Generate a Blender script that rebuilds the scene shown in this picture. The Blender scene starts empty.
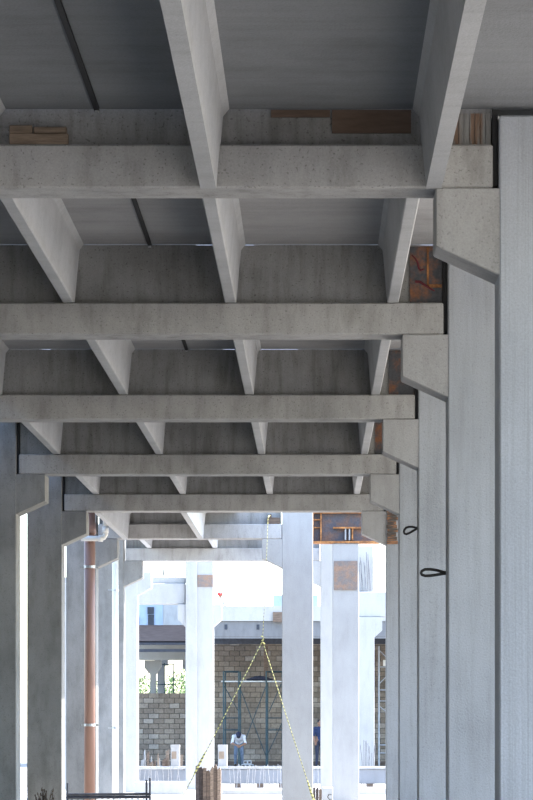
import bpy, bmesh, math, random
from mathutils import Vector, Matrix
random.seed(7)
S = bpy.context.scene
C = S.collection

# ------------------------------------------------------------------ camera
EYE = 1.9            # eye height above the ground
FPX = 3048.0         # focal length in pixels of an 800 px high frame
VPX, VPY = 315.0, 715.0
cam = bpy.data.cameras.new('camera')
cam.lens = FPX / 800.0 * 36.0
cam.sensor_width = 36.0
cam.shift_x = -(VPX - 266.5) / 800.0
cam.shift_y = (VPY - 400.0) / 800.0
cam.clip_end = 2000
co = bpy.data.objects.new('camera', cam)
C.objects.link(co)
co.location = (0, 0, EYE)
co.rotation_euler = (math.radians(90), 0, 0)
S.camera = co

# ------------------------------------------------------------------ world, sun, exposure
w = bpy.data.worlds.new('world'); S.world = w
w.use_nodes = True
nt = w.node_tree
for n in list(nt.nodes): nt.nodes.remove(n)
sky = nt.nodes.new('ShaderNodeTexSky')
sky.sky_type = 'NISHITA'
sky.sun_disc = False
sky.sun_elevation = math.radians(52)
sky.sun_rotation = math.radians(80)
sky.air_density = 1.0
sky.dust_density = 1.0
bg = nt.nodes.new('ShaderNodeBackground')
bg.inputs['Strength'].default_value = 0.30
out = nt.nodes.new('ShaderNodeOutputWorld')
nt.links.new(sky.outputs[0], bg.inputs['Color'])
nt.links.new(bg.outputs[0], out.inputs['Surface'])

sl = bpy.data.lights.new('sun', 'SUN')
sl.energy = 5.0
sl.angle = math.radians(0.6)
sl.color = (1.0, 0.94, 0.86)
so = bpy.data.objects.new('sun', sl); C.objects.link(so)
SUN_EL, SUN_AZ = math.radians(52), math.radians(72)   # azimuth measured from +Y towards +X
sd = Vector((math.cos(SUN_EL) * math.sin(SUN_AZ), math.cos(SUN_EL) * math.cos(SUN_AZ), math.sin(SUN_EL)))
so.rotation_euler = sd.to_track_quat('Z', 'Y').to_euler()
so.location = (40, 40, 60)

S.view_settings.view_transform = 'Standard'
S.view_settings.look = 'None'
S.view_settings.gamma = 1.0
S.view_settings.use_curve_mapping = False
S.view_settings.exposure = 1.75

# ------------------------------------------------------------------ materials
MATS = {}
def new_mat(name):
    m = bpy.data.materials.new(name); m.use_nodes = True
    MATS[name] = m
    t = m.node_tree
    return m, t, t.nodes['Principled BSDF']

def N(t, kind, **kw):
    n = t.nodes.new(kind)
    for k, v in kw.items():
        if k in n.inputs: n.inputs[k].default_value = v
        else: setattr(n, k, v)
    return n

def pos(t, scale=(1, 1, 1)):
    g = t.nodes.new('ShaderNodeNewGeometry')
    mp = t.nodes.new('ShaderNodeMapping')
    mp.inputs['Scale'].default_value = scale
    t.links.new(g.outputs['Position'], mp.inputs['Vector'])
    return mp.outputs[0]

def noise(t, vec, scale, detail=4, rough=0.55):
    n = t.nodes.new('ShaderNodeTexNoise')
    n.inputs['Scale'].default_value = scale
    n.inputs['Detail'].default_value = detail
    n.inputs['Roughness'].default_value = rough
    t.links.new(vec, n.inputs['Vector'])
    return n.outputs[0]

def ramp(t, fac, stops):
    r = t.nodes.new('ShaderNodeValToRGB')
    e = r.color_ramp.elements
    while len(e) > 1: e.remove(e[0])
    e[0].position = stops[0][0]; e[0].color = (*stops[0][1], 1)
    for p, c in stops[1:]:
        x = e.new(p); x.color = (*c, 1)
    t.links.new(fac, r.inputs[0])
    return r.outputs[0]

def mix(t, mode, fac, a, b):
    n = t.nodes.new('ShaderNodeMix'); n.data_type = 'RGBA'; n.blend_type = mode
    if isinstance(fac, (int, float)): n.inputs[0].default_value = fac
    else: t.links.new(fac, n.inputs[0])
    for sock, v in ((n.inputs[6], a), (n.inputs[7], b)):
        if isinstance(v, tuple): sock.default_value = (*v, 1)
        else: t.links.new(v, sock)
    return n.outputs[2]

def g3(v, tint=(1, 1, 1)): return tuple(v * c for c in tint)

def concrete(name, base, tint=(1, 0.985, 0.95), streak=(0.6, 0.6, 4.0), streak_amt=0.35, pore_amt=0.5,
             blotch=0.30, stain=None, rough=0.85):
    """cast concrete: soft blotches, board or run-off streaks, dark pin holes"""
    m, t, b = new_mat(name)
    p = pos(t)
    bl = noise(t, p, 0.9, 6, 0.6)
    col = ramp(t, bl, [(0.28, g3(base * (1 - blotch), tint)), (0.5, g3(base, tint)), (0.75, g3(base * (1 + blotch * 0.7), tint))])
    st = noise(t, pos(t, streak), 3.0, 5, 0.65)
    s1 = ramp(t, st, [(0.30, (0.62, 0.61, 0.58)), (0.52, (1, 1, 1)), (0.72, (1.12, 1.12, 1.12))])
    col = mix(t, 'MULTIPLY', streak_amt * 1.6 if streak_amt < 0.6 else 1.0, col, s1)
    po = noise(t, p, 55, 2, 0.5)
    pr = ramp(t, po, [(0.29, (0.45, 0.44, 0.42)), (0.38, (1, 1, 1))])
    col = mix(t, 'MULTIPLY', pore_amt, col, pr)
    fi = noise(t, p, 90, 2, 0.6)
    fr = ramp(t, fi, [(0.3, (0.88, 0.88, 0.88)), (0.7, (1.08, 1.08, 1.08))])
    col = mix(t, 'MULTIPLY', 0.8, col, fr)
    if stain:
        sn = noise(t, pos(t, (0.8, 0.8, 0.35)), 1.3, 5, 0.7)
        sr = ramp(t, sn, [(0.55, (0, 0, 0)), (0.75, (1, 1, 1))])
        col = mix(t, 'MIX', sr, col, stain)
    t.links.new(col, b.inputs['Base Color'])
    b.inputs['Roughness'].default_value = rough
    b.inputs['Specular IOR Level'].default_value = 0.25
    bp = t.nodes.new('ShaderNodeBump'); bp.inputs['Strength'].default_value = 0.25; bp.inputs['Distance'].default_value = 0.01
    t.links.new(po, bp.inputs['Height'])
    t.links.new(bp.outputs[0], b.inputs['Normal'])
    return m

M_BEAM = concrete('beam_concrete', 0.385, (1, 0.985, 0.975), streak=(2.2, 2.2, 0.5), streak_amt=0.4, pore_amt=0.7)
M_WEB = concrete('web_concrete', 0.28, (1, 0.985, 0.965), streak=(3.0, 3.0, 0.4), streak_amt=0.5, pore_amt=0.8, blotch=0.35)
M_TEE = concrete('tee_concrete', 0.44, (0.98, 0.99, 1.01), streak=(0.4, 2.0, 5.0), streak_amt=0.14, pore_amt=0.25, blotch=0.15)
M_FLANGE = concrete('flange_concrete', 0.22, (0.95, 0.985, 1.04), streak=(0.25, 2.5, 1.0), streak_amt=0.16, pore_amt=0.2, blotch=0.2)  # darker than the stems: shade between the ribs is put into the colour
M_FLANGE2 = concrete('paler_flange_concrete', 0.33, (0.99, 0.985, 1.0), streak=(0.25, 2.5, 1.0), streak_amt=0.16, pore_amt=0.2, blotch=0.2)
M_COL = concrete('column_concrete', 0.42, (0.94, 0.985, 1.06), streak=(4.0, 4.0, 0.25), streak_amt=0.22, pore_amt=0.4, blotch=0.15)
M_COL2 = concrete('column_runoff_concrete', 0.46, (0.93, 0.98, 1.08), streak=(9.0, 9.0, 0.10), streak_amt=0.35, pore_amt=0.15, blotch=0.12)
M_COLL = concrete('darker_column_concrete', 0.25, (1.0, 0.98, 0.94), streak=(2.0, 2.0, 0.6), streak_amt=0.35, pore_amt=0.5, blotch=0.3)  # the left columns' deeper shade is put into this base colour
M_CORB = concrete('corbel_concrete', 0.39, (0.99, 0.98, 0.985), streak=(2.5, 2.5, 0.6), streak_amt=0.25, pore_amt=0.4, blotch=0.18)
M_NEWC = concrete('new_pale_concrete', 0.41, (1, 0.985, 0.955), streak=(2.0, 2.0, 0.5), streak_amt=0.15, pore_amt=0.2, blotch=0.10)
M_END = concrete('end_column_concrete', 0.37, (1.0, 0.99, 0.98), streak=(2.0, 2.0, 0.5), streak_amt=0.15, pore_amt=0.4, blotch=0.10)
M_DECK = concrete('grey_deck_fascia', 0.17, (0.97, 0.98, 1.02), streak=(2.0, 2.0, 0.5), streak_amt=0.25, pore_amt=0.2, blotch=0.2)
M_LYB = concrete('bluish_precast_concrete', 0.24, (0.93, 0.98, 1.08), streak=(2.0, 2.0, 0.5), streak_amt=0.2, pore_amt=0.2, blotch=0.15)
M_FASC = concrete('weathered_fascia_concrete', 0.36, (0.98, 0.99, 1.0), streak=(2.0, 2.0, 0.5), streak_amt=0.3, pore_amt=0.2, blotch=0.2)
M_DIRT = concrete('trodden_dirt', 0.30, (1, 0.93, 0.82), streak=(0.6, 0.6, 1), streak_amt=0.3, pore_amt=0.2, blotch=0.25)
M_GROUND = concrete('site_ground', 0.55, (1, 0.98, 0.94), streak=(0.6, 0.6, 1), streak_amt=0.3, pore_amt=0.2, blotch=0.2)

def plain(name, colour, rough=0.6, metal=0.0, var=0.15, scale=6.0, vscale=(1, 1, 1)):
    m, t, b = new_mat(name)
    n = noise(t, pos(t, vscale), scale, 4, 0.6)
    c = ramp(t, n, [(0.3, tuple(x * (1 - var) for x in colour)), (0.7, tuple(min(1, x * (1 + var)) for x in colour))])
    t.links.new(c, b.inputs['Base Color'])
    b.inputs['Roughness'].default_value = rough
    b.inputs['Metallic'].default_value = metal
    return m

def rust(name, dark, orange, scale=3.0, lo=0.42, hi=0.62, vscale=(1, 1, 1)):
    m, t, b = new_mat(name)
    p = pos(t, vscale)
    n1 = noise(t, p, scale, 6, 0.65)
    c1 = ramp(t, n1, [(lo, dark), ((lo + hi) / 2, tuple((a + o) / 2 for a, o in zip(dark, orange))), (hi, orange)])
    n2 = noise(t, p, scale * 9, 3, 0.6)
    c2 = ramp(t, n2, [(0.3, (0.65, 0.65, 0.65)), (0.7, (1.15, 1.15, 1.15))])
    c = mix(t, 'MULTIPLY', 0.8, c1, c2)
    t.links.new(c, b.inputs['Base Color'])
    b.inputs['Roughness'].default_value = 0.75
    b.inputs['Metallic'].default_value = 0.1
    return m

M_RUST = rust('rusty_steel_plate', (0.07, 0.072, 0.08), (0.28, 0.10, 0.03), 4.0, 0.48, 0.68)
M_RUSTL = rust('rusty_embed_plate', (0.20, 0.175, 0.165), (0.30, 0.19, 0.13), 6.0)
M_RUSTF = rust('rusty_form_steel', (0.085, 0.08, 0.095), (0.20, 0.10, 0.055), 4.0, 0.42, 0.68)
M_RUSTO = rust('orange_rust', (0.22, 0.09, 0.03), (0.50, 0.22, 0.07), 6.0)
M_STREAK = rust('streaked_steel_plate', (0.24, 0.235, 0.23), (0.20, 0.125, 0.085), 3.0, 0.5, 0.62, (7, 7, 0.6))
M_STRIPE = rust('brick_joint_rust', (0.10, 0.08, 0.07), (0.42, 0.20, 0.10), 5.0, 0.45, 0.6, (1, 1, 4))
M_WOOD = plain('rough_wood', (0.14, 0.10, 0.075), 0.85, 0, 0.4, 5.0, (1, 1, 7))
M_WOODG = plain('splintered_pale_wood', (0.26, 0.19, 0.14), 0.9, 0, 0.4, 6.0, (2, 1, 5))
M_DKW = plain('dark_board_wood', (0.075, 0.06, 0.055), 0.9, 0, 0.4, 6.0, (2, 1, 5))  # darkest board tone, used for the left boards
M_WOODH = plain('plank_wood', (0.20, 0.15, 0.11), 0.85, 0, 0.35, 5.0, (1.2, 6, 10))
M_FORM = plain('brown_form_board', (0.12, 0.08, 0.058), 0.8, 0, 0.3, 4.0, (1, 3, 5))
M_BLACK = plain('black_joint_and_gap_fill', (0.012, 0.012, 0.014), 0.7, 0, 0.3)
M_CABLE = plain('black_strand', (0.015, 0.014, 0.014), 0.55, 0, 0.4, 20)
M_REDP = plain('red_marker_paint', (0.11, 0.012, 0.02), 0.6, 0, 0.3, 20)
M_TERRA = plain('terracotta_pvc', (0.245, 0.14, 0.108), 0.45, 0, 0.12, 2.0, (1, 1, 0.4))
M_WPVC = plain('white_pvc', (0.70, 0.69, 0.66), 0.4, 0, 0.06, 3.0)
M_GALV = plain('galvanised_steel', (0.42, 0.43, 0.44), 0.4, 0.7, 0.2, 8.0)
M_BLUES = plain('blue_painted_steel', (0.02, 0.05, 0.065), 0.5, 0.2, 0.3, 9.0)
M_GREYS = plain('pale_grey_painted_steel', (0.34, 0.36, 0.40), 0.5, 0.2, 0.2, 9.0)
M_DKS = plain('dark_steel', (0.035, 0.04, 0.055), 0.5, 0.4, 0.3, 9.0)
M_REBAR = plain('dusty_pale_rebar', (0.27, 0.27, 0.28), 0.7, 0.1, 0.25, 14.0)
M_REBARD = plain('dark_rebar', (0.13, 0.13, 0.15), 0.7, 0.3, 0.4, 14.0)
M_PANEL = plain('blue_grey_panel', (0.30, 0.38, 0.50), 0.6, 0, 0.15, 1.5)
M_ROOF = plain('dark_tile_roof', (0.022, 0.020, 0.022), 1.0, 0, 0.4, 3.0, (1, 1, 5)); M_ROOF.node_tree.nodes['Principled BSDF'].inputs['Specular IOR Level'].default_value = 0.05
M_MORTAR = plain('mortar', (0.10, 0.09, 0.08), 0.95, 0, 0.2, 10.0)
M_PLANT = plain('dry_twig', (0.07, 0.05, 0.035), 0.9, 0, 0.3)
M_LEAF = plain('tree_leaf', (0.10, 0.17, 0.05), 0.7, 0, 0.4, 1.5)
M_BARK = plain('tree_bark', (0.12, 0.09, 0.06), 0.9, 0, 0.3, 6.0)
M_CARD = plain('white_cardboard', (0.34, 0.33, 0.32), 0.8, 0, 0.1, 5.0)
M_TAPE = plain('brown_tape', (0.24, 0.18, 0.13), 0.7, 0, 0.2, 5.0)
M_SKIN = plain('skin', (0.25, 0.13, 0.08), 0.6, 0, 0.1)
M_WSHIRT = plain('white_cotton', (0.60, 0.60, 0.64), 0.85, 0, 0.1, 8)
M_NSHIRT = plain('navy_cotton', (0.014, 0.026, 0.075), 0.85, 0, 0.25, 8)
M_JEANS = plain('faded_jeans', (0.10, 0.13, 0.18), 0.85, 0, 0.25, 8)
M_DTROUS = plain('dark_trousers', (0.022, 0.025, 0.045), 0.85, 0, 0.25, 8)
M_SHOE = plain('work_boot', (0.04, 0.028, 0.02), 0.7, 0, 0.2)
M_CAP = plain('dark_cap', (0.015, 0.018, 0.04), 0.8, 0, 0.2)
M_HAIR = plain('black_hair', (0.012, 0.01, 0.01), 0.6, 0, 0.2)
M_HELM = plain('red_helmet', (0.50, 0.03, 0.03), 0.35, 0, 0.1)
M_EYE = plain('eye', (0.02, 0.015, 0.012), 0.3, 0, 0.1)

def block_mat():
    m, t, b = new_mat('concrete_block')
    oi = t.nodes.new('ShaderNodeObjectInfo')
    c0 = ramp(t, oi.outputs['Random'], [(0.0, (0.21, 0.175, 0.145)), (0.4, (0.245, 0.205, 0.17)), (0.8, (0.29, 0.25, 0.21)), (1.0, (0.36, 0.325, 0.29))])
    n = noise(t, pos(t), 14, 4, 0.65)
    c1 = ramp(t, n, [(0.3, (0.75, 0.75, 0.75)), (0.7, (1.15, 1.15, 1.15))])
    n2 = noise(t, pos(t), 0.6, 4, 0.6)
    c2 = ramp(t, n2, [(0.35, (0.7, 0.7, 0.72)), (0.65, (1.15, 1.12, 1.08))])
    c = mix(t, 'MULTIPLY', 1.0, c0, c1)
    c = mix(t, 'MULTIPLY', 1.0, c, c2)
    t.links.new(c, b.inputs['Base Color'])
    b.inputs['Roughness'].default_value = 0.95
    return m
M_BLOCK = block_mat()

def rope_mat():
    m, t, b = new_mat('yellow_black_rope')
    p = pos(t)
    wv = t.nodes.new('ShaderNodeTexWave')
    wv.bands_direction = 'Z'; wv.inputs['Scale'].default_value = 4.5
    t.links.new(p, wv.inputs['Vector'])
    c = ramp(t, wv.outputs[0], [(0.30, (0.10, 0.10, 0.06)), (0.45, (0.50, 0.47, 0.17))])
    t.links.new(c, b.inputs['Base Color'])
    b.inputs['Roughness'].default_value = 0.8
    return m
M_ROPE = rope_mat()

# ------------------------------------------------------------------ mesh helpers
class MB:
    def __init__(self): self.v = []; self.f = []
    def add(self, vs, fs):
        o = len(self.v); self.v += [tuple(x) for x in vs]; self.f += [tuple(i + o for i in q) for q in fs]
        return self
    def box(self, x0, x1, y0, y1, z0, z1):
        return self.add([(x0, y0, z0), (x1, y0, z0), (x1, y1, z0), (x0, y1, z0), (x0, y0, z1), (x1, y0, z1), (x1, y1, z1), (x0, y1, z1)],
                        [(0, 3, 2, 1), (4, 5, 6, 7), (0, 1, 5, 4), (1, 2, 6, 5), (2, 3, 7, 6), (3, 0, 4, 7)])
    def prism_y(self, prof, y0, y1):
        """profile of (x, z) points, extruded along Y"""
        n = len(prof)
        vs = [(x, y0, z) for x, z in prof] + [(x, y1, z) for x, z in prof]
        fs = [tuple(range(n)), tuple(range(2 * n - 1, n - 1, -1))]
        fs += [(i, i + n, (i + 1) % n + n, (i + 1) % n) for i in range(n)]
        return self.add(vs, fs)
    def prism_x(self, prof, x0, x1):
        n = len(prof)
        vs = [(x0, y, z) for y, z in prof] + [(x1, y, z) for y, z in prof]
        fs = [tuple(range(n)), tuple(range(2 * n - 1, n - 1, -1))]
        fs += [(i, i + n, (i + 1) % n + n, (i + 1) % n) for i in range(n)]
        return self.add(vs, fs)
    def tube(self, pts, r, seg=8, closed=False):
        pts = [Vector(p) for p in pts]; n = len(pts)
        rr = r if isinstance(r, (list, tuple)) else [r] * n
        vs = []; fs = []; prev = None
        for i, p in enumerate(pts):
            if closed: d = pts[(i + 1) % n] - pts[i - 1]
            else: d = (pts[min(i + 1, n - 1)] - pts[max(i - 1, 0)])
            d.normalize()
            if prev is None:
                a = Vector((0, 0, 1)) if abs(d.z) < 0.9 else Vector((1, 0, 0))
                u = d.cross(a).normalized()
            else:
                u = (prev - d * prev.dot(d)).normalized()
            prev = u; q = d.cross(u)
            for k in range(seg):
                an = 2 * math.pi * k / seg
                vs.append(p + (u * math.cos(an) + q * math.sin(an)) * rr[i])
        last = n if closed else n - 1
        for i in range(last):
            j = (i + 1) % n
            for k in range(seg):
                k2 = (k + 1) % seg
                fs.append((i * seg + k, i * seg + k2, j * seg + k2, j * seg + k))
        if not closed:
            fs.append(tuple(range(seg - 1, -1, -1)))
            fs.append(tuple((n - 1) * seg + k for k in range(seg)))
        return self.add(vs, fs)
    def sphere(self, c, r, seg=10, ring=7):
        if not isinstance(r, (list, tuple)): r = (r, r, r)
        vs = [(c[0], c[1], c[2] - r[2])]; fs = []
        for i in range(1, ring):
            ph = -math.pi / 2 + math.pi * i / ring
            for k in range(seg):
                th = 2 * math.pi * k / seg
                vs.append((c[0] + r[0] * math.cos(ph) * math.cos(th), c[1] + r[1] * math.cos(ph) * math.sin(th), c[2] + r[2] * math.sin(ph)))
        vs.append((c[0], c[1], c[2] + r[2]))
        for k in range(seg): fs.append((0, 1 + (k + 1) % seg, 1 + k))
        for i in range(ring - 2):
            for k in range(seg):
                a = 1 + i * seg + k; b = 1 + i * seg + (k + 1) % seg
                fs.append((a, b, b + seg, a + seg))
        t = len(vs) - 1; o = 1 + (ring - 2) * seg
        for k in range(seg): fs.append((o + k, o + (k + 1) % seg, t))
        return self.add(vs, fs)
    def mesh(self, name, mat, bevel=0.0, smooth=False, origin=(0, 0, 0)):
        me = bpy.data.meshes.new(name)
        o = Vector(origin)
        me.from_pydata([Vector(v) - o for v in self.v], [], self.f)
        bm = bmesh.new(); bm.from_mesh(me)
        bmesh.ops.recalc_face_normals(bm, faces=bm.faces)
        if bevel > 0:
            es = [e for e in bm.edges if len(e.link_faces) == 2 and e.calc_face_angle(0) > 0.3]
            bmesh.ops.bevel(bm, geom=es, offset=bevel, segments=1, affect='EDGES', profile=0.5)
        bm.to_mesh(me); bm.free()
        if smooth:
            for p in me.polygons: p.use_smooth = True
        me.materials.append(mat)
        return me
    def build(self, name, mat, parent=None, bevel=0.0, smooth=False, origin=None):
        org = origin if origin is not None else (parent.location if parent is not None and parent.parent is None else (0, 0, 0))
        if parent is not None and parent.parent is not None: org = parent.parent.location
        me = self.mesh(name, mat, bevel, smooth, org)
        ob = bpy.data.objects.new(name, me); C.objects.link(ob)
        if parent is not None: ob.parent = parent
        else: ob.location = org
        return ob

def tag(o, label=None, cat=None, group=None, kind=None):
    if label: o['label'] = label
    if cat: o['category'] = cat
    if group: o['group'] = group
    if kind: o['kind'] = kind
    return o

def empty(name, loc, label, cat, group=None):
    o = bpy.data.objects.new(name, None); C.objects.link(o)
    o.location = loc; o.empty_display_size = 0.2
    return tag(o, label, cat, group)

ORD = ['first', 'second', 'third', 'fourth', 'fifth', 'sixth', 'seventh', 'eighth', 'ninth', 'tenth', 'eleventh', 'twelfth', 'thirteenth', 'fourteenth',
       'fifteenth', 'sixteenth', 'seventeenth', 'eighteenth', 'nineteenth', 'twentieth', 'twenty-first', 'twenty-second']

def link_copy(mesh, name, parent, loc=(0, 0, 0)):
    o = bpy.data.objects.new(name, mesh); C.objects.link(o); o.parent = parent; o.location = loc
    return o

def at(px, py, Y):
    """a point of the site at distance Y whose direction from the eye was measured in the photograph"""
    s = FPX / Y
    return Vector(((px - VPX) / s, Y, EYE + (VPY - py) / s))

# ------------------------------------------------------------------ site dimensions (metres)
H = 3.5                       # underside of cross beams above the eye
ZB = EYE + H                  # beam underside
ZL = EYE + 1.083 * H          # ledge top
ZF = EYE + 1.24 * H           # underside of roof flange
BW = 0.42                     # beam width over ledges
LINES = {0: 12.19, 1: 20.24, 2: 28.02, 3: 36.05, 4: 44.30, 5: 52.30, 6: 60.49, 7: 69.20}   # front faces of the beam lines
def LY(n): return LINES[n]
XR = 0.349 * H                # inner face of right-hand columns
XL = -1.24 * H                # inner face of left-hand columns
CW = 0.60                     # column width
CD = 0.50                     # column depth

# ------------------------------------------------------------------ ground
g = MB().box(-60, 60, -30, 260, -0.4, 0.0).build('floor', M_DIRT); tag(g, 'dusty brown ground of the building site', 'ground', kind='structure')
# roof that goes on behind and to the right of the visible bays
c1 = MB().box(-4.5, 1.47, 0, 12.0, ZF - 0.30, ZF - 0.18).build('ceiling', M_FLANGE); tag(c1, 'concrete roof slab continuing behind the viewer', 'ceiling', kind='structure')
c2 = MB().box(-13.0, -5.02, -26, 56.0, ZF, ZF + 0.12).build('ceiling', M_FLANGE); tag(c2, 'unseen concrete roof slab added left of the columns for shade', 'ceiling', kind='structure')  # unseen slab, added to keep the left columns dark
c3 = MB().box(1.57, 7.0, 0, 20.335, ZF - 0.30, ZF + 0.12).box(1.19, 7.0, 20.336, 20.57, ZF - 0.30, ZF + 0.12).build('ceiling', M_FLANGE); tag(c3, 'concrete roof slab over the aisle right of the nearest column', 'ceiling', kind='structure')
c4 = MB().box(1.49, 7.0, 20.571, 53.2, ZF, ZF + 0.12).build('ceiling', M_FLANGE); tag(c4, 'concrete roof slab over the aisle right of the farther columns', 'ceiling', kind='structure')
wl = MB().box(-13.4, -13.0, -26, 56, 0, ZF + 0.7).build('wall_light_block', M_COLL); tag(wl, 'unseen grey wall added on the left to block light', 'wall', kind='structure')  # unseen wall, added to cut the light coming from the left
ys = MB().box(-9, 9, 64.0, 79.6, -0.01, 0.012).build('floor_slab', M_GROUND); tag(ys, 'sunlit white concrete yard slab beyond the open end', 'ground', kind='structure')

# ------------------------------------------------------------------ columns with corbels
def corbel_prof(xf, side, reach=0.42, zt=ZB, h1=0.385, h2=0.578):
    # xf: column face, side: direction in which the corbel reaches
    e = xf + side * reach; i = xf - side * 0.10
    zt -= 0.002
    return [(i, zt), (e, zt), (e, zt - h1), (xf, zt - h2), (i, zt - h2)]

def column(name, label, xf, side, y, top, mat, cmat, group, width=CW, depth=CD, reach=0.42, zt=ZB, bev=0.012, both=False):
    """xf: face that carries the corbel, side: +1 corbel reaches right, -1 left"""
    xo = xf - side * width
    t = empty(name, ((xf + xo) / 2, y + depth / 2, 0), label, 'column', group); t['kind'] = 'thing'
    MB().box(min(xf, xo), max(xf, xo), y - 0.02, y + depth - 0.02, 0, top).build('shaft', mat, t, bev)
    MB().prism_y(corbel_prof(xf, side, reach, zt), y - 0.012, y + depth - 0.04).build('corbel', cmat, t, 0.008)
    if both:
        MB().prism_y(corbel_prof(xo, -side, reach, zt), y - 0.012, y + depth - 0.04).build('corbel', cmat, t, 0.008)
    return t

rl = {1: 'nearest right-hand concrete column with pale vertical run-off streaks at the picture edge',
      2: 'second right-hand concrete column, with a black cable loop on its inner side',
      3: 'third right-hand concrete column, behind the large cable loop',
      4: 'fourth right-hand concrete column, narrow grey strip behind the third',
      5: 'farthest right-hand concrete column, with dark rusty patch above its shaft'}
RC = {}
for n in range(1, 6):
    top = ZF - 0.36 if n == 1 else ZF - 0.03
    RC[n] = column('concrete_column', rl[n], XR, -1, LY(n), top, M_COL2 if n == 1 else M_COL, M_CORB, 'right-hand row of columns')
ll = {3: 'nearest left-hand concrete column beyond the picture edge',
      4: 'leftmost dark concrete column at the picture edge, carrying the fourth cross beam',
      5: 'dark left-hand concrete column between the white gap and the terracotta pipe',
      6: 'left-hand concrete column standing behind the terracotta pipe',
      7: 'left-hand column behind the white downpipe, carrying the farthest cross beam',
      8: 'sunlit white column left of the low block wall, carrying no beam'}
LC = {}
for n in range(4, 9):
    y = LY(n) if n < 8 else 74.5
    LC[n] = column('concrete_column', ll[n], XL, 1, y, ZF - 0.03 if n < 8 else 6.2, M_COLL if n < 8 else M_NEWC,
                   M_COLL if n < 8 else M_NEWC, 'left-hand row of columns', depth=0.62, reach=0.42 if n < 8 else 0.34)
# rusty patch beside the far right corbel
p5 = MB()
for k in range(9):
    p5.box(XR + 0.01 + 0.01 * (k % 2), XR + 0.20 - 0.015 * (k % 3), LY(5) - 0.05, LY(5) - 0.015, 4.83 + k * 0.068, 4.83 + k * 0.068 + 0.058)
p5.build('rusty_patch', M_STRIPE, RC[5])
# free-standing columns at the far end
def end_column(label, x0, x1, y, top, mat, corbels, depth=0.5):
    t = empty('concrete_column', ((x0 + x1) / 2, y + depth / 2, 0), label, 'column', 'columns at the open end'); t['kind'] = 'thing'
    MB().box(x0, x1, y, y + depth, 0, top).build('shaft', mat, t, 0.014)
    for (xf, side, reach, zt) in corbels:
        MB().prism_y(corbel_prof(xf, side, reach, zt), y + 0.008, y + depth - 0.02).build('corbel', mat, t, 0.008)
    return t
E6 = end_column('tall bluish concrete column crossed by the right leg of the yellow rope', -0.655, -0.04, LY(6), ZF - 0.02, M_END,
                [(-0.655, -1, 0.40, ZB)])
EB = end_column('concrete column with square rusty plate, under the rusty steel form', at(332.5, 0, 66).x, at(359, 0, 66).x, 66.0, 5.62, M_END, [])
EC = end_column('pale column just left of the column with the square rusty plate', at(320.5, 0, LY(7)).x, at(320.5, 0, LY(7)).x + 0.6, LY(7), ZF, M_NEWC,
                [(at(320.5, 0, LY(7)).x, -1, 0.42, ZB)])
yA = 77.0
xa0, xa1 = at(185.5, 0, yA).x, at(213.5, 0, yA).x
EA = end_column('overexposed white column with corbels on both sides, left of the scaffold', xa0, xa1, yA, 5.95, M_NEWC,
                [(xa0, -1, 0.20, 4.70), (xa1, 1, 0.21, 4.70)])
MB().box(xa0 + 0.01, at(197, 0, yA).x, yA - 0.06, yA + 0.03, 0, 5.95).build('pilaster', M_NEWC, EA, 0.01)
a, b = at(197.5, 587, yA), at(213, 575, yA)
MB().box(a.x, b.x, yA - 0.02, yA + 0.05, a.z, b.z).build('rusty_plate', M_RUSTL, EA)
yD = 87.0
ED = end_column('pale column at the right with thin reeds of rebar at its foot', at(374.5, 0, yD).x - 0.62, at(374.5, 0, yD).x, yD, 4.70, M_NEWC,
                [(at(374.5, 0, yD).x, 1, 0.22, 4.70)])
a, b = at(334, 590, 66), at(357.5, 561, 66)
MB().box(a.x, b.x, 65.975, 66.03, a.z, b.z).build('rusty_plate', M_RUSTL, EB, 0.004)

# ------------------------------------------------------------------ cross beams (inverted T)
bl = {1: 'nearest cross beam along the top, with brown boards and a wood block on its ledge',
      2: 'second cross beam from the top, ending at the red-marked rusty plate',
      3: 'third cross beam from the top of the picture',
      4: 'fourth cross beam from the top, carried by the leftmost column',
      5: 'fifth cross beam from the top, the lowest one spanning between both column rows',
      6: 'cross beam behind the fifth, from which the yellow rope hangs',
      7: 'farthest cross beam, thin pale strip above the white sky'}
BE = {}
for n in range(1, 8):
    y = LY(n)
    x0, x1 = XL + 0.035, XR - 0.04
    if n == 6: x1 = -0.655 - 0.015
    if n == 7: x1 = at(320.5, 0, LY(7)).x - 0.015
    t = empty('cross_beam', ((x0 + x1) / 2, y + BW / 2, ZB), bl[n], 'beam', 'inverted-T cross beams'); t['kind'] = 'thing'
    BE[n] = t
    MB().box(x0, x1, y, y + BW, ZB, ZL).build('ledge', M_BEAM, t, 0.012)
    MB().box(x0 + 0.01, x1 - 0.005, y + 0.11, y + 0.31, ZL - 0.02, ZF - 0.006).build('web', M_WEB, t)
for n in range(1, 6):
    y = LY(n)
    MB().box(XL + 0.004, XL + 0.034, y + 0.05, y + BW - 0.05, ZB + 0.02, ZL + 0.1 if n == 1 else ZF - 0.02).build('dark_gap_fill', M_BLACK, BE[n])  # black fill added so the gaps at the beam ends stay dark
    MB().box(XR - 0.039, XR - 0.004, y + 0.05, y + BW - 0.05, ZB + 0.02, ZL + 0.21 if n == 1 else ZF - 0.06).build('dark_gap_fill', M_BLACK, BE[n])
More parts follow.
